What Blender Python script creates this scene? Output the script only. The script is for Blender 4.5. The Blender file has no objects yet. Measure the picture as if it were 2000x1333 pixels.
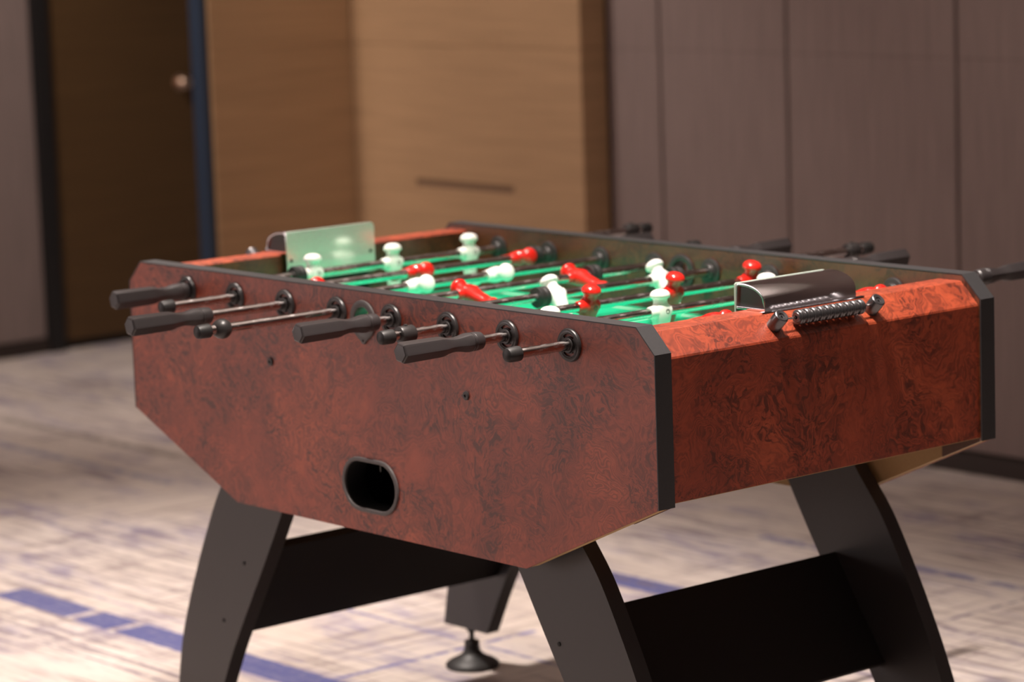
import bpy, bmesh, math, random
from mathutils import Vector, Matrix
random.seed(7)
sc = bpy.context.scene
col = sc.collection
PI = math.pi
ZT = 0.865            # height of the table rim above the carpet

# ------------------------------------------------------------------ camera
cam_data = bpy.data.cameras.new('camera'); cam = bpy.data.objects.new('camera', cam_data); col.objects.link(cam)
D = Vector((-0.75751099, 0.635213, -0.15060394)); R = Vector((0.6461372, 0.76246041, -0.03407125)); U = Vector((-0.09318704, 0.12312015, 0.98800688))
cam.matrix_world = Matrix(((R.x, U.x, -D.x, 3.892469), (R.y, U.y, -D.y, -2.953559), (R.z, U.z, -D.z, 0.654685 + ZT), (0, 0, 0, 1)))
cam_data.sensor_width = 36.0; cam_data.lens = 5939.987 / 2000 * 36
cam_data.clip_start = 0.05; cam_data.clip_end = 60
cam_data.dof.use_dof = True; cam_data.dof.focus_distance = 4.47; cam_data.dof.aperture_fstop = 3.4; cam_data.dof.aperture_blades = 9
sc.camera = cam
# ------------------------------------------------------------------ world, exposure
w = bpy.data.worlds.new('world'); sc.world = w; w.use_nodes = True
w.node_tree.nodes['Background'].inputs[0].default_value = (1.0, 0.80, 0.72, 1); w.node_tree.nodes['Background'].inputs[1].default_value = 0.08
sc.view_settings.view_transform = 'Standard'; sc.view_settings.look = 'None'; sc.view_settings.gamma = 1.0
sc.view_settings.use_curve_mapping = False; sc.view_settings.exposure = 0.0

# ------------------------------------------------------------------ lights (ceiling downlights of the hall, then added fill lights)
def spot(name, loc, target, power, angle, blend=0.6, radius=0.04, colr=(1.0, 0.88, 0.80)):
    l = bpy.data.lights.new(name, 'SPOT'); l.energy = power; l.spot_size = math.radians(angle); l.spot_blend = blend
    l.shadow_soft_size = radius; l.color = colr
    o = bpy.data.objects.new(name, l); col.objects.link(o); o.location = loc
    o.rotation_euler = (Vector(target) - Vector(loc)).to_track_quat('-Z', 'Y').to_euler(); return o
def area(name, loc, target, power, sx, sy, colr=(1.0, 0.84, 0.76)):
    l = bpy.data.lights.new(name, 'AREA'); l.shape = 'RECTANGLE'; l.size = sx; l.size_y = sy; l.energy = power; l.color = colr
    o = bpy.data.objects.new(name, l); col.objects.link(o); o.location = loc
    o.rotation_euler = (Vector(target) - Vector(loc)).to_track_quat('-Z', 'Y').to_euler(); return o
spot('downlight', (0.745, -0.06, 3.12), (0.66, 0.25, 0.8), 490, 62, 0.9, 0.022)
spot('downlight', (0.2, 0.30, 3.12), (0.0, 0.37, 0.8), 170, 60, 0.9, 0.035)
spot('downlight', (-1.35, 0.1, 3.12), (-1.35, 0.3, 0.0), 640, 66, 1.0, 0.06)
spot('downlight', (-3.6, 0.8, 3.12), (-4.6, 1.9, 0.5), 230, 80, 1.0, 0.06)
spot('downlight', (-2.95, 1.3, 3.12), (-2.75, 2.65, 0.6), 125, 60, 1.0, 0.06)
spot('downlight', (-0.9, 1.7, 3.12), (-0.9, 2.0, 0.0), 26, 80, 1.0, 0.06)
spot('downlight', (-3.0, -2.2, 3.12), (-3.0, -2.2, 0.0), 620, 80, 1.0, 0.06)  # added out of view to brighten the carpet mirrored in the side panel
area('side_sheen_fill', (-4.6, -4.0, 1.3), (-0.3, 0.2, 0.7), 90, 3.4, 2.2, (1.0, 0.84, 0.82))  # unseen panel added to lay a sheen on the long side panel
area('ceiling_fill', (0.6, 0.4, 2.95), (0.6, 0.4, 3.2), 26, 3.0, 3.0)  # added upward fill, brightens the ceiling that the chrome reflects

# ------------------------------------------------------------------ material helpers
def new_mat(name):
    m = bpy.data.materials.new(name); m.use_nodes = True
    nt = m.node_tree; return m, nt, nt.nodes, nt.links, nt.nodes['Principled BSDF']
def nd(N, t, **kw):
    n = N.new(t)
    for k, v in kw.items(): setattr(n, k, v)
    return n
def ramp(N, stops, interp='LINEAR'):
    r = N.new('ShaderNodeValToRGB'); r.color_ramp.interpolation = interp
    while len(r.color_ramp.elements) < len(stops): r.color_ramp.elements.new(0.5)
    for e, (p, c) in zip(r.color_ramp.elements, stops):
        e.position = p; e.color = (*c, 1) if len(c) == 3 else c
    return r
def plain(name, c, rough=0.5, metal=0.0, coat=0.0, bump=0.0, bscale=200.0, spec=0.5, var=0.06):
    m, nt, N, L, B = new_mat(name)
    tc = N.new('ShaderNodeTexCoord'); no = N.new('ShaderNodeTexNoise'); no.inputs['Scale'].default_value = bscale; no.inputs['Detail'].default_value = 4
    L.new(tc.outputs['Object'], no.inputs['Vector'])
    r = ramp(N, [(0.3, tuple(x * (1 - var) for x in c)), (0.7, tuple(min(1, x * (1 + var)) for x in c))])
    L.new(no.outputs['Fac'], r.inputs[0]); L.new(r.outputs[0], B.inputs['Base Color'])
    B.inputs['Roughness'].default_value = rough; B.inputs['Metallic'].default_value = metal
    B.inputs['Coat Weight'].default_value = coat; B.inputs['Coat Roughness'].default_value = 0.08
    B.inputs['Specular IOR Level'].default_value = spec
    if bump:
        b = N.new('ShaderNodeBump'); b.inputs['Strength'].default_value = bump; b.inputs['Distance'].default_value = 0.002
        L.new(no.outputs['Fac'], b.inputs['Height']); L.new(b.outputs[0], B.inputs['Normal'])
    return m
def mathn(N, L, op, a, b=None, c=None):
    n = N.new('ShaderNodeMath'); n.operation = op
    for i, v in enumerate((a, b, c)):
        if v is None: continue
        if isinstance(v, (int, float)): n.inputs[i].default_value = v
        else: L.new(v, n.inputs[i])
    return n.outputs[0]
def mixc(N, L, fac, a, b, mode='MIX'):
    n = N.new('ShaderNodeMix'); n.data_type = 'RGBA'; n.blend_type = mode
    for s, v in ((n.inputs['Factor'], fac), (n.inputs['A'], a), (n.inputs['B'], b)):
        if isinstance(v, (int, float)): s.default_value = v
        elif isinstance(v, tuple): s.default_value = (*v, 1)
        else: L.new(v, s)
    return n.outputs['Result']

def burl(name, rough=0.42, hues=((0.29, 0.040, 0.014), (0.43, 0.069, 0.024), (0.60, 0.114, 0.040))):
    m, nt, N, L, B = new_mat(name)
    tc = N.new('ShaderNodeTexCoord')
    warp = N.new('ShaderNodeTexNoise'); warp.inputs['Scale'].default_value = 7; warp.inputs['Detail'].default_value = 3; warp.inputs['Roughness'].default_value = 0.55
    L.new(tc.outputs['Object'], warp.inputs['Vector'])
    sub = nd(N, 'ShaderNodeVectorMath', operation='SUBTRACT'); L.new(warp.outputs['Color'], sub.inputs[0]); sub.inputs[1].default_value = (.5, .5, .5)
    sca = nd(N, 'ShaderNodeVectorMath', operation='SCALE'); L.new(sub.outputs[0], sca.inputs[0]); sca.inputs['Scale'].default_value = 0.30
    add = nd(N, 'ShaderNodeVectorMath', operation='ADD'); L.new(tc.outputs['Object'], add.inputs[0]); L.new(sca.outputs[0], add.inputs[1])
    def nzz(scale, detail, dist, rough_=0.6, src=None):
        n_ = N.new('ShaderNodeTexNoise'); n_.inputs['Scale'].default_value = scale; n_.inputs['Detail'].default_value = detail
        n_.inputs['Distortion'].default_value = dist; n_.inputs['Roughness'].default_value = rough_
        L.new(src or add.outputs[0], n_.inputs['Vector']); return n_.outputs['Fac']
    def thr(v, a, b_):
        r_ = ramp(N, [(a, (0, 0, 0)), (b_, (1, 1, 1))]); L.new(v, r_.inputs[0]); return r_.outputs[0]
    fineo = nzz(150, 4, 0.5)
    # fibrous wisps that swirl round the eyes
    ph = mathn(N, L, 'MULTIPLY_ADD', nzz(3.6, 2, 1.4, 0.45), 210.0, mathn(N, L, 'MULTIPLY', nzz(55, 5, 1.2), 11.0))
    lines = mathn(N, L, 'MULTIPLY', mathn(N, L, 'MULTIPLY_ADD', mathn(N, L, 'SINE', ph), 0.5, 0.5), thr(nzz(11, 4, 1.0), 0.28, 0.55))
    wisp = thr(nzz(26, 8, 2.6, 0.68), 0.50, 0.66)
    clm = thr(nzz(7.5, 4, 0.6, 0.6, tc.outputs['Object']), 0.42, 0.56)
    eyes = mathn(N, L, 'MULTIPLY', clm, thr(nzz(62, 4, 0.9, 0.6), 0.50, 0.58))
    shade = mathn(N, L, 'MULTIPLY', clm, thr(nzz(17, 5, 1.5, 0.6), 0.45, 0.65))
    base = ramp(N, [(0.3, hues[0]), (0.55, hues[1]), (0.75, hues[2])]); L.new(nzz(3.2, 4, 0.6), base.inputs[0])
    dk = tuple(x * .26 for x in hues[0])
    c1 = mixc(N, L, mathn(N, L, 'MULTIPLY', lines, 0.62), base.outputs[0], tuple(x * .40 for x in hues[0]))
    c1 = mixc(N, L, mathn(N, L, 'MULTIPLY', wisp, 0.32), c1, tuple(x * .40 for x in hues[0]))
    c1 = mixc(N, L, mathn(N, L, 'MULTIPLY', shade, 0.45), c1, tuple(x * .36 for x in hues[0]))
    c2 = mixc(N, L, mathn(N, L, 'MULTIPLY', eyes, 0.80), c1, dk)
    L.new(c2, B.inputs['Base Color']); B.inputs['Roughness'].default_value = rough; B.inputs['Specular IOR Level'].default_value = 0.85
    b = N.new('ShaderNodeBump'); b.inputs['Strength'].default_value = 0.04; b.inputs['Distance'].default_value = 0.001
    L.new(fineo, b.inputs['Height']); L.new(b.outputs[0], B.inputs['Normal'])
    return m

def veneer(name, c):
    m, nt, N, L, B = new_mat(name)
    tc = N.new('ShaderNodeTexCoord'); mp = N.new('ShaderNodeMapping'); mp.inputs['Scale'].default_value = (1.2, 1.2, 34)
    L.new(tc.outputs['Object'], mp.inputs['Vector'])
    no = N.new('ShaderNodeTexNoise'); no.inputs['Scale'].default_value = 2.2; no.inputs['Detail'].default_value = 6; no.inputs['Distortion'].default_value = 0.3
    L.new(mp.outputs[0], no.inputs['Vector'])
    r = ramp(N, [(0.3, tuple(x * 0.88 for x in c)), (0.7, tuple(x * 1.10 for x in c))]); L.new(no.outputs['Fac'], r.inputs[0])
    L.new(r.outputs[0], B.inputs['Base Color']); B.inputs['Roughness'].default_value = 0.55; B.inputs['Specular IOR Level'].default_value = 0.3
    return m
def fabric(name, c):
    m, nt, N, L, B = new_mat(name)
    tc = N.new('ShaderNodeTexCoord'); mp = N.new('ShaderNodeMapping'); mp.inputs['Scale'].default_value = (60, 60, 3)
    L.new(tc.outputs['Object'], mp.inputs['Vector'])
    no = N.new('ShaderNodeTexNoise'); no.inputs['Scale'].default_value = 1.4; no.inputs['Detail'].default_value = 3
    L.new(mp.outputs[0], no.inputs['Vector'])
    r = ramp(N, [(0.3, tuple(x * 0.90 for x in c)), (0.7, tuple(x * 1.09 for x in c))]); L.new(no.outputs['Fac'], r.inputs[0])
    L.new(r.outputs[0], B.inputs['Base Color']); B.inputs['Roughness'].default_value = 0.9; B.inputs['Specular IOR Level'].default_value = 0.15
    return m

def carpet(name):
    m, nt, N, L, B = new_mat(name)
    tc = N.new('ShaderNodeTexCoord'); sp = N.new('ShaderNodeSeparateXYZ'); L.new(tc.outputs['Object'], sp.inputs[0])
    X, Y = sp.outputs[0], sp.outputs[1]
    def nz(sx, sy, detail=3, off=0.0, dist=0.0, rough=0.5):
        mp = N.new('ShaderNodeMapping'); mp.inputs['Scale'].default_value = (sx, sy, 1); mp.inputs['Location'].default_value = (off, off * 1.7, 0)
        L.new(tc.outputs['Object'], mp.inputs['Vector'])
        n = N.new('ShaderNodeTexNoise'); n.inputs['Scale'].default_value = 1; n.inputs['Detail'].default_value = detail
        n.inputs['Distortion'].default_value = dist; n.inputs['Roughness'].default_value = rough
        L.new(mp.outputs[0], n.inputs['Vector']); return n.outputs['Fac']
    def thr(v, a, b):
        r = ramp(N, [(a, (0, 0, 0)), (b, (1, 1, 1))]); L.new(v, r.inputs[0]); return r.outputs[0]
    M = lambda op, a, b=None, c=None: mathn(N, L, op, a, b, c)
    base = ramp(N, [(0.3, (0.62, 0.53, 0.47)), (0.7, (0.78, 0.69, 0.64))]); L.new(nz(1.6, 2.2, 4, 3), base.inputs[0])
    # long threads along x and along y
    lx = M('MULTIPLY', thr(nz(3.0, 46, 3, 5, 0, 0.6), 0.50, 0.60), thr(nz(1.0, 1.6, 3, 9), 0.36, 0.54))
    lx2 = M('MULTIPLY', thr(nz(6.0, 26, 4, 15, 0, 0.6), 0.53, 0.64), thr(nz(1.4, 1.1, 2, 27), 0.44, 0.58))
    ly = M('MULTIPLY', thr(nz(38, 2.4, 3, 31, 0, 0.6), 0.545, 0.62), thr(nz(1.5, 1.1, 2, 40), 0.42, 0.56))
    c = mixc(N, L, M('MULTIPLY', lx, 0.74), base.outputs[0], (0.24, 0.19, 0.20))
    c = mixc(N, L, M('MULTIPLY', lx2, 0.55), c, (0.27, 0.22, 0.25))
    c = mixc(N, L, M('MULTIPLY', ly, 0.55), c, (0.25, 0.19, 0.20))
    # worn violet-blue drifts
    br = M('MULTIPLY', thr(nz(1.6, 5.5, 5, 52, 0.4, 0.65), 0.50, 0.62), thr(nz(9, 30, 4, 60), 0.38, 0.60))
    c = mixc(N, L, M('MULTIPLY', br, 0.55), c, (0.17, 0.155, 0.32))
    br2 = M('MULTIPLY', thr(nz(2.6, 0.9, 5, 72, 0.4, 0.65), 0.58, 0.68), thr(nz(20, 8, 4, 80), 0.42, 0.62))
    c = mixc(N, L, M('MULTIPLY', br2, 0.6), c, (0.24, 0.19, 0.24))
    # solid blue bars laid end to end along x
    def bar(y0, hw, gap_a, gap_b, x0=None, x1=None, col=(0.105, 0.115, 0.29)):
        nonlocal c
        wob = M('MULTIPLY', M('SUBTRACT', nz(30, 30, 2, 90), 0.5), 0.010)
        a = M('LESS_THAN', M('ABSOLUTE', M('ADD', M('SUBTRACT', Y, y0), wob)), hw)
        g = M('MULTIPLY', M('GREATER_THAN', M('ABSOLUTE', M('SUBTRACT', X, gap_a)), 0.014), M('GREATER_THAN', M('ABSOLUTE', M('SUBTRACT', X, gap_b)), 0.014))
        v = M('MULTIPLY', a, g)
        if x0 is not None: v = M('MULTIPLY', v, M('MULTIPLY', M('GREATER_THAN', X, x0), M('LESS_THAN', X, x1)))
        v = M('MULTIPLY', v, M('MULTIPLY_ADD', thr(nz(60, 60, 3, 99), 0.3, 0.6), 0.15, 0.80))
        c = mixc(N, L, v, c, col)
    bar(0.394, 0.043, -1.545, -1.385, -1.86, -0.45)
    bar(1.37, 0.040, -2.0, -2.0, -1.02, -0.10)
    # sparse straight dark seams
    def seam(coord, v0, hw, other, a, b, col=(0.17, 0.14, 0.20), s=0.8):
        nonlocal c
        k = M('LESS_THAN', M('ABSOLUTE', M('SUBTRACT', coord, v0)), hw)
        k = M('MULTIPLY', k, M('MULTIPLY', M('GREATER_THAN', other, a), M('LESS_THAN', other, b)))
        k = M('MULTIPLY', k, thr(nz(26, 26, 4, v0 * 7), 0.33, 0.55))
        c = mixc(N, L, M('MULTIPLY', k, s), c, col)
    seam(Y, 0.245, 0.004, X, -2.4, -0.9); seam(Y, 0.200, 0.005, X, -2.2, -0.9); seam(Y, 0.29, 0.003, X, -2.2, -0.8)
    seam(Y, 0.50, 0.004, X, -2.6, -1.1, (0.3, 0.27, 0.42)); seam(Y, 0.80, 0.007, X, -1.6, -0.3, (0.2, 0.19, 0.36))
    seam(X, -0.72, 0.008, Y, 0.35, 0.95, (0.12, 0.13, 0.36)); seam(Y, 1.52, 0.008, X, -0.6, 0.9)
    seam(Y, 1.88, 0.02, X, -1.0, 1.0, (0.2, 0.2, 0.34)); seam(X, -0.16, 0.007, Y, 1.2, 2.4)
    seam(Y, 1.33, 0.018, X, -3.9, -2.6, (0.24, 0.24, 0.36)); seam(Y, 1.55, 0.02, X, -4.6, -2.9, (0.25, 0.21, 0.19)); seam(Y, 1.38, 0.012, X, -1.4, -0.6)
    # pile
    p = N.new('ShaderNodeTexNoise'); p.inputs['Scale'].default_value = 420; p.inputs['Detail'].default_value = 3; L.new(tc.outputs['Object'], p.inputs['Vector'])
    c = mixc(N, L, 0.25, c, mixc(N, L, 1.0, c, p.outputs['Color'], 'MULTIPLY'))
    L.new(c, B.inputs['Base Color']); B.inputs['Roughness'].default_value = 0.95; B.inputs['Specular IOR Level'].default_value = 0.1
    b = N.new('ShaderNodeBump'); b.inputs['Strength'].default_value = 0.5; b.inputs['Distance'].default_value = 0.004
    L.new(p.outputs['Fac'], b.inputs['Height']); L.new(b.outputs[0], B.inputs['Normal'])
    return m

def pitch(name):
    m, nt, N, L, B = new_mat(name)
    tc = N.new('ShaderNodeTexCoord'); sp = N.new('ShaderNodeSeparateXYZ'); L.new(tc.outputs['Object'], sp.inputs[0])
    X, Y = sp.outputs[0], sp.outputs[1]
    M = lambda op, a, b=None, c=None: mathn(N, L, op, a, b, c)
    ax, ay = M('ABSOLUTE', X), M('ABSOLUTE', Y)
    r = M('SQRT', M('ADD', M('POWER', X, 2.0), M('POWER', Y, 2.0)))
    def line(v, at, hw=0.003): return M('LESS_THAN', M('ABSOLUTE', M('SUBTRACT', v, at)), hw)
    def box(hx, hy):
        a = M('MULTIPLY', line(ax, hx), M('LESS_THAN', ay, hy)); b = M('MULTIPLY', line(ay, hy), M('GREATER_THAN', ax, hx)); return M('MAXIMUM', a, b)
    k = line(X, 0.0); k = M('MAXIMUM', k, line(r, 0.10)); k = M('MAXIMUM', k, M('LESS_THAN', r, 0.008))
    k = M('MAXIMUM', k, box(0.40, 0.20)); k = M('MAXIMUM', k, box(0.50, 0.12)); k = M('MAXIMUM', k, M('MULTIPLY', line(ay, 0.315), M('LESS_THAN', ax, 0.58)))
    g = N.new('ShaderNodeTexNoise'); g.inputs['Scale'].default_value = 5; L.new(tc.outputs['Object'], g.inputs['Vector'])
    gr = ramp(N, [(0.3, (0.004, 0.50, 0.235)), (0.7, (0.006, 0.58, 0.28))]); L.new(g.outputs['Fac'], gr.inputs[0])
    c = mixc(N, L, k, gr.outputs[0], (0.72, 0.78, 0.70))
    L.new(c, B.inputs['Base Color']); B.inputs['Roughness'].default_value = 0.32; B.inputs['Coat Weight'].default_value = 0.2; B.inputs['Coat Roughness'].default_value = 0.12
    return m

MB = burl('burl_laminate', 0.45)
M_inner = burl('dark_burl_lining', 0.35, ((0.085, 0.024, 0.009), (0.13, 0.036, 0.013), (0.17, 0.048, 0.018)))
M_black = plain('black_laminate', (0.018, 0.015, 0.016), 0.48, spec=0.75, bump=0.03, bscale=400)
M_stretch = plain('black_stretcher_board', (0.008, 0.006, 0.006), 0.6, spec=0.3)
M_edge = plain('black_edge_band', (0.035, 0.034, 0.036), 0.50, bump=0.05, bscale=300)
M_mdf = plain('raw_fibreboard', (0.52, 0.34, 0.17), 0.8, bump=0.1, bscale=500)
M_brownpaper = plain('brown_backing_board', (0.14, 0.08, 0.06), 0.6)
M_plastic = plain('black_plastic', (0.032, 0.029, 0.029), 0.36, bump=0.03, bscale=600)
M_grip = plain('dark_grip_plastic', (0.036, 0.031, 0.032), 0.36, spec=0.65, bump=0.04, bscale=900)
M_rubber = plain('black_rubber', (0.020, 0.019, 0.019), 0.5)
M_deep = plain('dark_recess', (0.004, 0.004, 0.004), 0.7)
M_white = plain('white_player_plastic', (0.90, 0.90, 0.86), 0.22, coat=0.3, var=0.01)
M_red = plain('red_player_plastic', (0.72, 0.018, 0.012), 0.18, coat=0.5, var=0.02)
M_screw = plain('dark_screw', (0.05, 0.05, 0.048), 0.3, metal=1.0)
M_grey = plain('grey_plastic_ring', (0.10, 0.09, 0.088), 0.4)
M_pitch = pitch('green_pitch')
def chrome(name, rough, base=(0.62, 0.60, 0.60), sc_=160, lo=0.6, hi=2.6):
    m, nt, N, L, B = new_mat(name)
    tc = N.new('ShaderNodeTexCoord'); mp = N.new('ShaderNodeMapping'); mp.inputs['Scale'].default_value = (1, 0.25, 1); L.new(tc.outputs['Object'], mp.inputs['Vector'])
    no = N.new('ShaderNodeTexNoise'); no.inputs['Scale'].default_value = sc_; no.inputs['Detail'].default_value = 5; L.new(mp.outputs[0], no.inputs['Vector'])
    r = ramp(N, [(0.45, (rough * lo,) * 3), (0.75, (min(1, rough * hi),) * 3)]); L.new(no.outputs['Fac'], r.inputs[0]); L.new(r.outputs[0], B.inputs['Roughness'])
    B.inputs['Base Color'].default_value = (*base, 1); B.inputs['Metallic'].default_value = 1.0
    return m
M_rod = chrome('chromed_rod', 0.17, (0.64, 0.60, 0.59))
M_chrome = chrome('chromed_goal_plastic', 0.14, (0.88, 0.86, 0.89), 40, 0.8, 1.4)
M_mirror = plain('pale_mirror_plate', (0.70, 0.82, 0.72), 0.17, metal=0.45, coat=0.3)
M_bead = plain('gunmetal_bead_plastic', (0.13, 0.125, 0.13), 0.32, metal=0.8, coat=0.3)
M_veneer = veneer('oak_veneer', (0.42, 0.262, 0.145))
M_door = veneer('dark_door_veneer', (0.105, 0.056, 0.022))
M_fabric = fabric('grey_wall_fabric', (0.25, 0.190, 0.175))
M_slot = plain('brown_slot_backing', (0.17, 0.10, 0.06), 0.8)
M_frame = plain('black_frame', (0.010, 0.008, 0.008), 0.6)
M_skirt = plain('dark_brown_skirting', (0.030, 0.018, 0.014), 0.6)
M_blue = plain('dark_blue_edge_strip', (0.012, 0.026, 0.052), 0.5)
M_brass = plain('warm_metal_handle', (0.75, 0.55, 0.42), 0.3, metal=1.0)
M_carpet = carpet('patterned_carpet')

# ------------------------------------------------------------------ mesh helpers
ROOT = None
ORIG = Vector((0, 0.371, -ZT))       # table root in table coordinates (side face y = 0, rim z = 0)
def link(name, me, parent=None, loc=None, rot=None):
    o = bpy.data.objects.new(name, me); col.objects.link(o)
    if parent: o.parent = parent
    if loc is not None: o.location = loc
    if rot is not None: o.rotation_euler = rot
    return o
def mesh(name, bm, mats, smooth=None):
    bmesh.ops.recalc_face_normals(bm, faces=bm.faces); bm.normal_update()
    me = bpy.data.meshes.new(name); 
    if smooth is not None:
        for f in bm.faces: f.smooth = True
        for e in bm.edges:
            if len(e.link_faces) == 2 and e.calc_face_angle(0) > math.radians(smooth): e.smooth = False
    bm.to_mesh(me); bm.free()
    for m in (mats if isinstance(mats, (list, tuple)) else [mats]): me.materials.append(m)
    return me
def box(bm, a, b, mi=0):
    x0, y0, z0 = a; x1, y1, z1 = b
    v = [bm.verts.new(p) for p in ((x0,y0,z0),(x1,y0,z0),(x1,y1,z0),(x0,y1,z0),(x0,y0,z1),(x1,y0,z1),(x1,y1,z1),(x0,y1,z1))]
    for q in ((0,3,2,1),(4,5,6,7),(0,1,5,4),(1,2,6,5),(2,3,7,6),(3,0,4,7)):
        f = bm.faces.new([v[i] for i in q]); f.material_index = mi
    return v
def bevel_all(bm, w, seg=2, ang=30):
    bmesh.ops.recalc_face_normals(bm, faces=bm.faces); bm.normal_update()
    bmesh.ops.bevel(bm, clamp_overlap=True, geom=[e for e in bm.edges if len(e.link_faces) == 2 and e.calc_face_angle(0) > math.radians(ang)], offset=w, segments=seg, affect='EDGES', profile=0.6)
def prism(bm, pts, lo, hi, axis='y', mi=0, holes=(), side_mi=None):
    """polygon pts (a,b) with optional holes, extruded along axis"""
    def P(a, b, c): return {'y': (a, c, b), 'x': (c, a, b), 'z': (a, b, c)}[axis]
    loops = [pts] + list(holes); rings = []
    for lvl in (lo, hi):
        es = []; rr = []
        for lp in loops:
            vs = [bm.verts.new(P(a, b, lvl)) for a, b in lp]; rr.append(vs)
            es += [bm.edges.new((vs[i], vs[(i + 1) % len(vs)])) for i in range(len(vs))]
        if holes:
            g = bmesh.ops.triangle_fill(bm, edges=es, use_beauty=True)
            for f in g['geom']:
                if isinstance(f, bmesh.types.BMFace): f.material_index = mi
        else:
            f = bm.faces.new(rr[0]); f.material_index = mi
        rings.append(rr)
    for k in range(len(loops)):
        a, b = rings[0][k], rings[1][k]; n = len(a)
        for i in range(n):
            f = bm.faces.new((a[i], a[(i + 1) % n], b[(i + 1) % n], b[i])); f.material_index = mi if side_mi is None else (side_mi(loops[k][i], loops[k][(i + 1) % n]) if callable(side_mi) else side_mi)
def loft(bm, rings, cap=True, mi=0):
    """rings: lists of 3-D points, same count"""
    vs = [[bm.verts.new(p) for p in r] for r in rings]; n = len(vs[0])
    for a, b in zip(vs, vs[1:]):
        for i in range(n): bm.faces.new((a[i], a[(i + 1) % n], b[(i + 1) % n], b[i])).material_index = mi
    if cap:
        bm.faces.new(vs[0]).material_index = mi; bm.faces.new(vs[-1]).material_index = mi
def lathe(bm, prof, axis='y', n=28, c=(0, 0, 0), mi=0, cap=True):
    """prof: (t along axis, radius)"""
    rings = []
    for t, r in prof:
        rg = []
        for i in range(n):
            a = 2 * PI * i / n; u, v = r * math.cos(a), r * math.sin(a)
            p = {'y': (u, t, v), 'x': (t, u, v), 'z': (u, v, t)}[axis]
            rg.append((p[0] + c[0], p[1] + c[1], p[2] + c[2]))
        rings.append(rg)
    loft(bm, rings, cap, mi)
def circle(cx, cz, r, n=32, a0=0): return [(cx + r * math.cos(a0 + 2 * PI * i / n), cz + r * math.sin(a0 + 2 * PI * i / n)) for i in range(n)]
def stadium(cx, cz, hx, r, n=12):
    p = []
    for s, a0 in ((1, -PI / 2), (-1, PI / 2)):
        for i in range(n + 1):
            a = a0 + PI * i / n; p.append((cx + s * hx + r * math.cos(a), cz + r * math.sin(a)))
    return p
def spline(pts, k=6):
    out = []
    for i in range(len(pts) - 1):
        p0 = pts[max(i - 1, 0)]; p1 = pts[i]; p2 = pts[i + 1]; p3 = pts[min(i + 2, len(pts) - 1)]
        for j in range(k):
            t = j / k
            out.append(tuple(0.5 * ((2 * b) + (-a + c) * t + (2 * a - 5 * b + 4 * c - d) * t * t + (-a + 3 * b - 3 * c + d) * t ** 3) for a, b, c, d in zip(p0, p1, p2, p3)))
    out.append(pts[-1]); return out
def part(name, bm, mats, parent=None, smooth=None, label=None):
    """mesh drawn in table coordinates -> child of the table"""
    bmesh.ops.translate(bm, verts=bm.verts, vec=-ORIG)
    o = link(name, mesh(name, bm, mats, smooth), parent or ROOT)
    if label: o['label'] = label
    return o
def sub(name, me, parent, p, rot=None, label=None):
    """shared mesh placed at table coordinates p"""
    o = link(name, me, parent or ROOT, Vector(p) - ORIG, rot)
    if label: o['label'] = label
    return o
def setting(name, bm, mats, parent=None, smooth=None):
    o = link(name, mesh(name, bm, mats, smooth), parent)
    if not parent: o['kind'] = 'structure'
    return o

# ================================================================== setting
bm = bmesh.new(); box(bm, (-4.95, -6.5, -0.1), (5.5, 3.6, 0.0)); floor = setting('floor', bm, M_carpet)
HW = 3.2
bm = bmesh.new(); box(bm, (-4.95, -6.5, HW), (5.5, 3.6, HW + 0.1)); setting('ceiling', bm, plain('white_ceiling_paint', (0.75, 0.71, 0.69), 0.9))
# right wall: grey fabric panels with open joints over a dark backing
bm = bmesh.new(); box(bm, (-3.5, 2.775, 0), (5.5, 2.95, HW)); wall_right = setting('wall_right', bm, M_frame)
gx = [-2.452, -2.238, -1.750, -1.162, -0.575, 0.012, 0.6, 1.187, 1.775, 2.36, 2.95, 3.54, 4.12, 4.71, 5.3]
zs = [0.055, ZT + 0.176, HW]
for i in range(len(gx) - 1):
    for j in range(2):
        bm = bmesh.new(); box(bm, (gx[i] + 0.005, 2.75, zs[j] + 0.0002), (gx[i + 1] - 0.005, 2.776, zs[j + 1] - 0.0002)); bevel_all(bm, 0.0016, 2)
        setting('fabric_panel', bm, M_fabric, wall_right)
bm = bmesh.new(); box(bm, (-2.452, 2.735, 0), (5.5, 2.78, 0.05)); bevel_all(bm, 0.003); setting('baseboard_right', bm, M_skirt)
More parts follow.
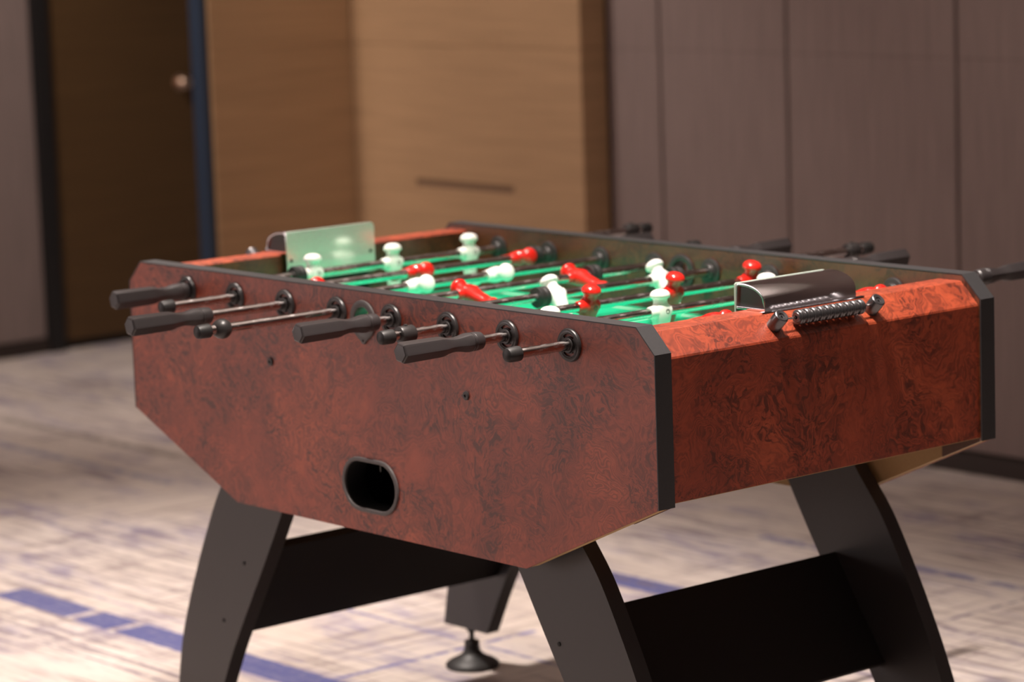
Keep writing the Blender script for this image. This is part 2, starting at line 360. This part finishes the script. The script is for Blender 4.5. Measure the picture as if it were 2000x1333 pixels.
# veneered corner block
bm = bmesh.new(); box(bm, (-3.496, 2.135, 0), (-2.466, 2.95, HW)); 
for v in bm.verts:
    pass
bm.free()
bm = bmesh.new(); prism(bm, [(-3.560, 2.13), (-3.516, 2.13), (-3.516, 2.664), (-2.466, 2.664), (-2.466, 2.774), (-3.560, 2.774)], 0, HW, 'z')
wall_back = setting('wall_back', bm, M_skirt)
for j in range(2):
    z0, z1 = (0.05, ZT + 0.176)[j] + 0.0004, (ZT + 0.176, HW)[j] - 0.0004
    bm = bmesh.new(); box(bm, (-3.517, 2.135, z0), (-3.506, 2.6535, z1)); bevel_all(bm, 0.002); setting('veneer_panel', bm, M_veneer, wall_back)
    bm = bmesh.new()
    if j == 0:
        sl = [(-3.212, ZT - 0.243), (-2.762, ZT - 0.243), (-2.762, ZT - 0.222), (-3.212, ZT - 0.222)]
        prism(bm, [(-3.506, z0), (-2.456, z0), (-2.456, z1), (-3.506, z1)], 2.654, 2.6635, 'y', holes=[sl])
        b2 = bmesh.new(); box(b2, (-3.22, 2.6575, ZT - .25), (-2.75, 2.6632, ZT - .215)); setting('vent_slot', b2, M_slot, wall_back)
    else:
        box(bm, (-3.506, 2.654, z0), (-2.456, 2.6635, z1)); bevel_all(bm, 0.002)
    setting('veneer_panel', bm, M_veneer, wall_back)
    bm = bmesh.new(); box(bm, (-2.4655, 2.664, z0), (-2.456, 2.7495, z1)); bevel_all(bm, 0.002); setting('veneer_panel', bm, M_veneer, wall_back)
bm = bmesh.new(); prism(bm, [(-3.506, 2.10), (-3.49, 2.10), (-3.49, 2.64), (-2.444, 2.64), (-2.444, 2.735), (-2.462, 2.735), (-2.462, 2.6535), (-3.506, 2.6535)], 0, 0.05, 'z'); setting('baseboard_back', bm, M_skirt)
bm = bmesh.new(); box(bm, (-3.575, 2.112, 0), (-3.512, 2.130, HW)); bevel_all(bm, 0.003); setting('trim_1', bm, M_blue)
# left wall with a dark door
bm = bmesh.new(); box(bm, (-4.95, -6.5, 0), (-4.845, 3.6, HW)); wall_left = setting('wall_left', bm, M_frame)
ys = [-6.2, -4.45, -2.70, -0.95, 0.70, 2.328]
for a, b in zip(ys, ys[1:]):
    bm = bmesh.new(); box(bm, (-4.846, a + 0.004, 0.05), (-4.82, b - 0.004, HW)); bevel_all(bm, 0.003); setting('fabric_panel', bm, M_fabric, wall_left)
bm = bmesh.new(); box(bm, (-4.85, -6.2, 0), (-4.808, 2.328, 0.045)); bevel_all(bm, 0.003); setting('baseboard_left', bm, M_skirt)
bm = bmesh.new()
box(bm, (-4.85, 2.328, 0), (-4.80, 2.385, 2.35)); box(bm, (-4.85, 3.30, 0), (-4.80, 3.36, 2.35)); box(bm, (-4.85, 2.385, 2.29), (-4.80, 3.30, 2.35))
setting('trim_2', bm, M_frame)
bm = bmesh.new(); box(bm, (-4.845, 2.388, 0.03), (-4.82, 3.297, 2.287)); bevel_all(bm, 0.003); door = setting('door_1', bm, M_door)
bm = bmesh.new(); lathe(bm, [(0, .012), (.03, .010), (.035, .010)], 'x', 20, (-4.82, 2.905, ZT + 0.0)); lathe(bm, [(-0.0, .024), (0.004, .026), (.006, .022)], 'x', 24, (-4.82, 2.905, ZT))
box(bm, (-4.795, 2.895, ZT - 0.012), (-4.777, 3.02, ZT + 0.010)); lathe(bm, [(-.014, .010), (-.008, .020), (0, .023), (.008, .020), (.014, .010)], 'x', 20, (-4.785, 2.905, ZT))
h = setting('door_handle', bm, M_brass, door, 40); h['label'] = 'pale metal lever handle'

# ================================================================== the table
ROOT = bpy.data.objects.new('foosball_table', None); col.objects.link(ROOT); ROOT.location = (0, 0.371, 0); ROOT.empty_display_size = 0.1
ROOT['label'] = 'foosball table with red burl wood cabinet, green pitch and curved black legs on patterned carpet'
ROOT['category'] = 'table'
W, T = 0.7415, 0.0316
OUT = [(-.652, 0), (.652, 0), (.69, -.0373), (.69, -.2665), (.3852, -.3999), (-.3852, -.3999), (-.69, -.2665), (-.69, -.0373)]
SP = 0.1443; ZR = -0.0388
RX = [(i - 3.5) * SP for i in range(8)]
hole_e = lambda: circle(-0.002, -0.046, 0.0235, 32)
hole_r = lambda: stadium(-0.001, -0.3205, 0.029, 0.041)
rodholes = lambda: [circle(x, ZR, 0.0105, 16) for x in RX]
def sidemi(a, b):
    return 2 if (a[1] < -.26 and b[1] < -.26) else 1      # lower edges: raw board; the others: black edge band
for s in (0, 1):
    bm = bmesh.new()
    holes = [hole_e()] + rodholes() + ([hole_r()] if s == 0 else [])
    y0, y1 = (0.0, 0.0045) if s == 0 else (W - 0.0045, W)
    prism(bm, [(a * (1 - .0004), b) for a, b in OUT], y0, y1, 'y', holes=holes)
    part('burl_facing', bm, MB)
    bm = bmesh.new(); y0, y1 = (0.0045, T - 0.004) if s == 0 else (W - T + 0.004, W - 0.0045)
    prism(bm, [(a * .9985, b - .0010 if b == 0 else b + .0006) for a, b in OUT], y0, y1, 'y', holes=holes)
    part('side_panel', bm, M_mdf)
    # inner wall lining above the pitch
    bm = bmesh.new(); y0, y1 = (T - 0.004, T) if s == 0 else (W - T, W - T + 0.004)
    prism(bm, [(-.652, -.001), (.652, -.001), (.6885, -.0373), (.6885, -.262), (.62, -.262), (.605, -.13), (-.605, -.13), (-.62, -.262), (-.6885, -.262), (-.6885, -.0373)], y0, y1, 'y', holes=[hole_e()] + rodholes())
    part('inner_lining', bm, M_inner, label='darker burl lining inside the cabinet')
    for e in (-1, 1):
        bm = bmesh.new(); pl = [(e * .605, -.262), (e * .6885, -.262), (e * .6885, -.2668), (e * .605, -.3035)]
        prism(bm, pl, y0, y1, 'y'); part('backing_strip', bm, M_brownpaper)
    # black edge band wrapped over top, chamfers and ends
    bm = bmesh.new(); y0, y1 = (-0.0006, T + 0.0003) if s == 0 else (W - T - 0.0003, W + 0.0006)
    o1 = [(-.6915, -.2668), (-.6915, -.0367), (-.6526, .0016), (.6526, .0016), (.6915, -.0367), (.6915, -.2668)]
    o2 = [(.6896, -.2668), (.6896, -.0375), (.6518, -.0002), (-.6518, -.0002), (-.6896, -.0375), (-.6896, -.2668)]
    prism(bm, o1 + o2, y0, y1, 'y'); bmesh.ops.triangulate(bm, faces=[f for f in bm.faces if len(f.verts) > 4])
    part('edge_band', bm, M_edge, label='black edge band')
# end panels with sloped top rails
for e in (-1, 1):
    bm = bmesh.new()
    pf = [(.600, -.118), (.600, -.0125), (.603, -.0095), (.647, -.0095), (.6515, -.0105), (.6850, -.0445), (.6862, -.0475), (.6862, -.2615), (.668, -.2615), (.668, -.131), (.600, -.131)]
    prism(bm, [(e * a, b) for a, b in pf], T + .0005, W - T - .0005, 'y')
    part('end_panel', bm, MB, smooth=12)
    bm = bmesh.new(); box(bm, (min(e * .6682, e * .6860), T + .001, -.2624), (max(e * .6682, e * .6860), W - T - .001, -.2615)); part('raw_edge', bm, M_mdf)
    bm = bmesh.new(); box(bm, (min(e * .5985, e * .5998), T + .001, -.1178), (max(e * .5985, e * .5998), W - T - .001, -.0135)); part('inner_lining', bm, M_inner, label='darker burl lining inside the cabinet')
    # goal mouth: shade of the opening painted as a thin black sheet
    bm = bmesh.new(); prism(bm, [(.371 - .095, -.1175), (.371 + .095, -.1175), (.371 + .095, -.058), (.371 - .095, -.058)], min(e * .5972, e * .5984), max(e * .5972, e * .5984), 'x'); part('goal_mouth_shade', bm, M_deep)
# pitch and cabinet floor
bm = bmesh.new(); box(bm, (-.5998, T + .0002, -.124), (.5998, W - T - .0002, -.118)); part('playing_pitch', bm, M_pitch, label='bright green pitch with white line markings')
bm = bmesh.new(); box(bm, (-.6675, T + .0002, -.145), (.6675, W - T - .0002, -.1315)); part('cabinet_floor', bm, M_mdf)
# ball return behind the slot in the side
bm = bmesh.new(); prism(bm, [(a, b) for a, b in stadium(-0.001, -0.3205, 0.029, 0.0455)], -.0035, 0.0015, 'y', holes=[stadium(-0.001, -0.3205, 0.029, 0.0385)]); bevel_all(bm, 0.0012, 2, 60)
part('ball_return_ring', bm, M_grey, smooth=40, label='grey oval ring round the ball return slot')
bm = bmesh.new(); box(bm, (-.082, .0045 + .001, -.372), (.080, .13, -.270))
for f in list(bm.faces):
    if abs(f.calc_center_median().y - .0055) < 1e-4: bm.faces.remove(f)
part('ball_tray', bm, M_deep)
bm = bmesh.new(); prism(bm, stadium(-0.001, -0.3205, 0.029, 0.0408), -.001, .040, 'y', holes=[stadium(-0.001, -0.3205, 0.029, 0.0392)]); part('slot_sleeve', bm, M_deep, smooth=40)
bm = bmesh.new(); box(bm, (-.0015, .02, -.3), (.0015, .023, -.279)); part('tray_pin', bm, M_screw)
# ball entry flanges
def teardrop(r, tip):
    p = []
    for i in range(41):
        a = math.radians(-58) + math.radians(296) * i / 40; p.append((r * math.cos(a), r * math.sin(a)))
    p += [(-.0065, -tip + .004), (-.003, -tip), (.003, -tip), (.0065, -tip + .004)]; return p
for s in (0, 1):
    bm = bmesh.new(); pts = [(-.002 + a, -.046 + b) for a, b in teardrop(.0325, .0395)]
    y0, y1 = (-.0035, .001) if s == 0 else (W - T - .0035, W - T + .001)
    prism(bm, pts, y0, y1, 'y', holes=[circle(-.002, -.046, .0215, 32), circle(-.002, -.080, .0018, 10)]); bevel_all(bm, .0010, 2, 60)
    lathe(bm, [(0.0, .0215), (.024, .0225)], 'y', 32, (-.002, 0.0 if s == 0 else W - T, -.046), cap=False)
    part('ball_entry_flange', bm, M_grey if s == 0 else M_plastic, smooth=40, label='round ball entry flange with a pointed screw tab')
# cabinet bolts
bm = bmesh.new(); lathe(bm, [(0.001, .0072), (-.0022, .0072), (-.0030, .0062), (-.0030, .0026), (-.0012, .0024)], 'y', 20); me_bolt = mesh('bolt', bm, M_plastic, 30)
for x, z in ((-.266, -.141), (.255, -.143)): sub('bolt', me_bolt, None, (x, 0, z))
for x in (-.266, .255): sub('bolt', me_bolt, None, (x, W, -.142), (0, 0, PI))
# legs
LO = spline([(.290, -.1455), (.385, -.25), (.458, -.345), (.508, -.41), (.558, -.50), (.590, -.565), (.617, -.625), (.645, -.70), (.664, -.787)])
LI = spline([(.165, -.1455), (.235, -.27), (.297, -.385), (.365, -.50), (.446, -.63), (.488, -.70), (.533, -.787)])
bm = bmesh.new(); lathe(bm, [(0.0005, .0038), (-.0012, .0036), (-.0016, .002)], 'y', 12); me_leg_screw = mesh('screw', bm, M_deep, 30)
bm = bmesh.new(); lathe(bm, [(0, .052), (.004, .0535), (.009, .051), (.014, .043), (.019, .032), (.025, .022), (.032, .0165), (.044, .0145), (.048, .0155), (.052, .0135)], 'z', 36); lathe(bm, [(.050, .0052), (.086, .0052)], 'z', 16); lathe(bm, [(.070, .0095), (.0775, .0095)], 'z', 6)
me_foot = mesh('levelling_foot', bm, M_rubber, 35)
for e in (-1, 1):
    for s in (0, 1):
        bm = bmesh.new(); y0, y1 = (.043, .073) if s == 0 else (W - .073, W - .043)
        prism(bm, [(e * a, b) for a, b in LO + LI[::-1]], y0, y1, 'y'); bmesh.ops.triangulate(bm, faces=[f for f in bm.faces if len(f.verts) > 4])
        leg = part('leg', bm, M_black, smooth=20)
        yf = y0 if s == 0 else y1
        for x, z in ((.436, -.524), (.508, -.639)):
            if e == 1: x, z = (x - .028, z) if x < .45 else (x, z)
            sub('screw', me_leg_screw, leg, (e * x, yf, z), (0, 0, 0 if s == 0 else PI))
        sub('levelling_foot', me_foot, leg, (e * .598, (y0 + y1) / 2, -ZT))
    # tilted stretcher board between the pair of legs
    bm = bmesh.new(); a = Vector((.392, -.490)); b = Vector((.503, -.662)); n = Vector((b.y - a.y, -(b.x - a.x))).normalized() * .009
    off = Vector((.0, 0)) if e == 1 else Vector((0, 0))
    pts = [(a + n), (b + n), (b - n), (a - n)]
    prism(bm, [(e * p.x, p.y) for p in pts], .0731, W - .0731, 'y'); bevel_all(bm, .0008, 1); part('leg_stretcher', bm, M_stretch)

# goal boxes of chromed plastic
def arc_profile(n=14):
    p = [(.583, -.009)]; p += [(.583, .024), (.5845, .0285), (.588, .0305), (.596, .0310)]
    for i in range(1, n + 1):
        a = PI / 2 * (1 - i / n); p.append((.596 + .049 * math.cos(a) ** 1.0, .006 + .025 * math.sin(a)))
    p += [(.6455, -.009)]; return p
for e in (-1, 1):
    po = arc_profile(); cx = sum(a for a, b in po) / len(po); cz = sum(b for a, b in po) / len(po)
    pi_ = []
    for k, (a, b) in enumerate(po):
        q, r_ = po[k - 1], po[(k + 1) % len(po)]
        t = Vector((r_[0] - q[0], r_[1] - q[1])).normalized(); nn = Vector((t.y, -t.x))
        if nn.dot(Vector((cx - a, cz - b))) < 0: nn = -nn
        pi_.append((a + nn.x * .0042, max(b + nn.y * .0042, -.0055)))
    bm = bmesh.new(); y0, y1 = .271, .471
    prism(bm, [(e * a, b) for a, b in po], y0, y1, 'y', holes=[[(e * a, b) for a, b in pi_]])
    bevel_all(bm, .0007, 2, 55)
    gb = part('goal_box', bm, M_chrome, smooth=35, label='chromed quarter-round goal box')
    bm = bmesh.new(); prism(bm, [(e * a, b) for a, b in pi_], y0 + .004, y1 - .004, 'y'); part('dark_goal_box_end', bm, M_plastic, gb)
    bm = bmesh.new(); prism(bm, [(e * .6455, -.0095), (e * .652, -.0095), (e * .652, -.0078), (e * .6455, -.0078)], y0 - .012, y1 + .012, 'y'); part('goal_box_lip', bm, M_chrome, gb)
    bm = bmesh.new(); rr = .010; y0p, y1p = y0 - .001, y1 + .001
    pp = [(y0p, -.060)] + [(y1p, -.060)] + [(y1p - rr + rr * math.cos(t), .031 - rr + rr * math.sin(t)) for t in [PI / 2 * k / 6 for k in range(7)]] + [(y0p + .003, .031), (y0p, .028)]
    prism(bm, pp, min(e * .5800, e * .5828), max(e * .5800, e * .5828), 'x'); bevel_all(bm, .0006, 1, 60)
    pl = part('mirror_plate', bm, M_mirror, gb, smooth=35)
    for yy in (y0 + .008, y1 - .010):
        bm = bmesh.new(); lathe(bm, [(0, .0030), (-.0012 * e, .0028)], 'x', 12, (e * .5798, yy, -.022)); part('goal_screw', bm, M_screw, gb)

# score counters on the sloped rails
bm = bmesh.new(); lathe(bm, [(0, .0118), (.0285, .0118), (.0305, .0112), (.0315, .0098), (.0308, .0050), (.0290, .0042), (.0290, .0020), (.0312, .0016)], 'z', 32); me_post = mesh('post', bm, M_bead, 30)
bm = bmesh.new(); lathe(bm, [(-.0072, .0030), (-.0072, .0076), (-.0060, .0082), (-.0046, .0108), (-.0028, .0118), (-.0010, .0112), (.0000, .0100), (.0010, .0112), (.0028, .0118), (.0046, .0108), (.0060, .0082), (.0072, .0076), (.0072, .0030)], 'y', 28, cap=False)
loops = [v for v in bm.verts]; me_bead = mesh('bead', bm, M_bead, 25)
for e in (-1, 1):
    ctr = Vector((e * .6675, .371, -.0265)); 
    sc_o = bpy.data.objects.new('score_counter', None); col.objects.link(sc_o); sc_o.parent = ROOT; sc_o.empty_display_size = .05
    sc_o.location = ctr - ORIG; sc_o['label'] = 'bead counter strung between two posts'
    def cadd(name, me, p, rot=None):
        o = link(name, me, sc_o, Vector(p) - ctr, rot); return o
    tilt = (0, e * math.radians(45), 0); nrm = Vector((e * .7071, 0, .7071))
    for k in (-1, 1):
        cadd('post', me_post, Vector((e * .6690, .371 + k * .106, -.0285)) - nrm * .0045, tilt)
    wc = Vector((e * .6690, .371, -.0285)) + nrm * .0148
    bm = bmesh.new(); lathe(bm, [(-.106, .0016), (.106, .0016)], 'y', 10); cadd('wire', mesh('wire', bm, M_rod, 30), wc)
    for k in range(10):
        cadd('score_bead', me_bead, wc + Vector((0, e * (.0146 * (k - 4.5) + .0045), 0)))

# ------------------------------------------------------------------ bearings
def bearing_mesh():
    bm = bmesh.new(); n = 64
    def hgt(r, a):
        ad = abs(math.degrees(math.atan2(math.sin(a), math.cos(a))))       # angle from +x
        slot = 48 < ad < 132
        if r < .0115: return .0065
        if r < .0122: return .0028 if not slot else .0028
        if .0132 <= r <= .0172: return .0030 if not slot else -.0050
        if r < .0185: return .0034
        if r < .0215: return .0050
        if r < .0245: return .0046
        return .0024
    rs = [.0082, .0095, .0112, .0118, .0123, .0131, .0134, .0150, .0170, .0174, .0182, .0200, .0215, .0230, .0244, .0252, .0256]
    grid = []
    for r in rs:
        grid.append([bm.verts.new((r * math.cos(2 * PI * i / n), -hgt(r, 2 * PI * i / n), r * math.sin(2 * PI * i / n))) for i in range(n)])
    back = [bm.verts.new((.0256 * math.cos(2 * PI * i / n), .001, .0256 * math.sin(2 * PI * i / n))) for i in range(n)]
    inner = [bm.verts.new((.0082 * math.cos(2 * PI * i / n), .010, .0082 * math.sin(2 * PI * i / n))) for i in range(n)]
    grid = [inner] + grid + [back]
    for a, b in zip(grid, grid[1:]):
        for i in range(n):
            bm.faces.new((a[i], a[(i + 1) % n], b[(i + 1) % n], b[i]))
    return mesh('bearing', bm, M_plastic, 35)
me_bear = bearing_mesh()
bm = bmesh.new(); lathe(bm, [(.002, .0235), (-.003, .0235), (-.0045, .0215), (-.0050, .0145), (-.010, .0135), (-.0115, .0125), (-.0115, .0078)], 'y', 32); me_nut = mesh('bearing_nut', bm, M_plastic, 30)
for x in RX:
    sub('rod_bearing', me_bear, None, (x, 0.0, ZR)); sub('rod_bearing', me_bear, None, (x, W, ZR), (0, 0, PI))
    sub('bearing_nut', me_nut, None, (x, T, ZR), (0, 0, PI)); sub('bearing_nut', me_nut, None, (x, W - T, ZR))

# ------------------------------------------------------------------ rods, handles, players
def handle_mesh():
    bm = bmesh.new(); n = 48; Lh = .157
    prof = [(0, .006, 1), (.0002, .0132, 1), (.0012, .0152, 1), (.003, .0166, 1), (.006, .0171, 1), (.040, .0168, 1), (.076, .0163, 1), (.082, .0155, 1), (.090, .0132, .9), (.098, .0119, .8), (.106, .0117, .8), (.114, .0128, .8), (.122, .0146, .8), (.129, .0155, .7), (.134, .0155, .2), (.1345, .0148, 0), (.1355, .0148, 0), (.136, .0155, 0), (.139, .0155, 0), (.1395, .0151, 0), (.1405, .0151, 0), (.141, .0154, 0), (.150, .0150, 0), (.155, .0142, 0), (.157, .0125, 0), (.157, .0080, 0)]
    rings = []
    for t, r, hx in prof:
        rg = []
        for i in range(n):
            a = 2 * PI * i / n + .0001; f = (a % (PI / 3)) - PI / 6
            rh = r * math.cos(PI / 6) / math.cos(f)
            rh = min(rh, r * .985)
            q = rh * hx + r * .955 * (1 - hx)
            rg.append((q * math.cos(a - PI / 18), t - Lh, q * math.sin(a - PI / 18)))
        rings.append(rg)
    loft(bm, rings)
    return mesh('handle', bm, M_grip, 16)
me_handle = handle_mesh()
bm = bmesh.new(); lathe(bm, [(0, .0070), (0, .0112), (-.0022, .0116), (-.019, .0112), (-.0230, .0100), (-.0250, .0070)], 'y', 28); me_cap = mesh('end_cap', bm, M_rubber, 35)
bm = bmesh.new(); lathe(bm, [(0, .0080), (0, .0128), (-.0015, .0137), (-.0245, .0137), (-.0270, .0128), (-.0270, .0080)], 'y', 28); lathe(bm, [(.010, .0032), (.0150, .0032), (.0156, .0015)], 'z', 12, (0, -.0135, 0)); lathe(bm, [(-.010, .0030), (-.0150, .0030), (-.0170, .0015)], 'z', 12, (0, -.0135, 0)); me_collar = mesh('stop_collar', bm, M_plastic, 35)
bm = bmesh.new(); lathe(bm, [(0, .0080), (-.002, .0125), (-.008, .0158), (-.014, .0165), (-.020, .0150), (-.026, .0110), (-.028, .0080)], 'y', 28); me_ball = mesh('stop_collar', bm, M_plastic, 50)
bm = bmesh.new(); lathe(bm, [(.0, .0078), (0, .0165), (.0012, .0178), (.0100, .0176), (.0112, .0170), (.0125, .0176), (.0205, .0174), (.0218, .0162), (.0218, .0078)], 'y', 32); me_bump = mesh('bumper', bm, M_rubber, 35)

def player_mesh(mat):
    """one moulded figure: cap-like head, neck, shoulders on the rod boss, legs and toe; rod along y"""
    bm = bmesh.new(); n = 28
    P = [(.0362, .0010, .0010, 0), (.0360, .0055, .0055, 0), (.0348, .0098, .0100, 0), (.0325, .0133, .0138, 0), (.0292, .0155, .0162, 0), (.0262, .0162, .0170, 0), (.0238, .0158, .0166, 0), (.0222, .0142, .0150, 0), (.0212, .0122, .0128, 0),
         (.0190, .0114, .0118, 0), (.0155, .0112, .0118, 0), (.0125, .0116, .0126, 0), (.0090, .0124, .0142, 0), (.0050, .0134, .0158, 0), (.0000, .0140, .0166, 0), (-.0060, .0138, .0166, 0), (-.0110, .0130, .0158, 0), (-.0170, .0116, .0144, 0), (-.0240, .0104, .0132, 0),
         (-.0330, .0098, .0124, .0), (-.0430, .0092, .0118, .0), (-.0520, .0086, .0112, .0), (-.0570, .0088, .0110, .0010), (-.0620, .0094, .0108, .0020), (-.0670, .0092, .0104, .0024), (-.0715, .0078, .0094, .0024), (-.0735, .0050, .0066, .002)]
    rings = []
    for z, hx, hy, ox in P:
        e = 1.0 if z > .012 else 0.72
        rg = []
        for i in range(n):
            a = 2 * PI * i / n; ca, sa = math.cos(a), math.sin(a)
            rg.append((ox + hx * math.copysign(abs(ca) ** e, ca), hy * math.copysign(abs(sa) ** e, sa), z))
        rings.append(rg)
    loft(bm, rings)
    lathe(bm, [(-.0260, .0078), (-.0260, .0088), (-.0245, .0098), (-.0200, .0104), (-.012, .0116), (.012, .0118), (.0165, .0106), (.0175, .0092), (.0175, .0078)], 'y', 24)
    lathe(bm, [(.0110, .0040), (.0139, .0040), (.0141, .0030), (.0132, .0026), (.0132, .0008)], 'x', 14, (0, .003, .0005), mi=1)
    return mesh('player', bm, [mat, M_screw], 40)
me_w = player_mesh(M_white); me_r = player_mesh(M_red)

# rod: (front kind, front outer y, far kind, far outer y, players y, head tilt in degrees towards the near end, colour, bumpers)
RODS = [
    ('handle', -.154, 'collar', 1.100, (.272, .455, .637), 0, 'w', (.226,)),
    ('cap', -.155, 'handle', .965, (.155, .397, .640), 80, 'r', (.663,)),
    ('handle', -.311, 'cap', .957, (.103, .283, .463), 78, 'w', ()),
    ('ball', -.280, 'handle', 1.045, (.278, .527), -77, 'r', (.549,)),
    ('handle', -.188, 'collar', 1.118, (.348, .590), -36, 'w', (.305, .612)),
    ('collar', -.137, 'handle', 1.050, (.295, .482, .662), 15, 'r', ()),
    ('handle', -.211, 'cap', .860, (.087, .320, .560), -2, 'w', (.040,)),
    ('cap', -.126, 'handle', 1.070, (.300, .475, .650), 80, 'r', ()),
]
for x, (fk, fy, bk, by, pls, tilt, cc, bumps) in zip(RX, RODS):
    ya = fy + (.150 if fk == 'handle' else .004); yb = by - (.150 if bk == 'handle' else .004)
    bm = bmesh.new(); lathe(bm, [(ya, .0077), (yb, .0077)], 'y', 28)
    c0 = Vector((x, .371, ZR)); bmesh.ops.translate(bm, verts=bm.verts, vec=(0, -.371, 0))
    rod = link('rod', mesh('rod', bm, M_rod, 30), ROOT, c0 - ORIG); rod['label'] = 'chrome rod'
    def radd(name, me, y, rot=None, label=None):
        o = link(name, me, rod, (0, y - .371, 0), rot)
        if label: o['label'] = label
        return o
    def end(kind, y, s):
        f = (0, 0, 0) if s < 0 else (0, 0, PI)
        if kind == 'handle': radd('handle', me_handle, y + .157 * (-s), f)
        else:
            radd('end_cap', me_cap, y - s * .025, f)
            if kind == 'collar': radd('stop_collar', me_collar, y - s * .0655, f)
            if kind == 'ball': radd('stop_collar', me_ball, y - s * .063, f)
    end(fk, fy, -1); end(bk, by, 1)
    for y in pls:
        radd('player', me_w if cc == 'w' else me_r, y, (0, math.radians(tilt), 0), 'white figure' if cc == 'w' else 'red figure')
    for y in bumps: radd('bumper', me_bump, y)
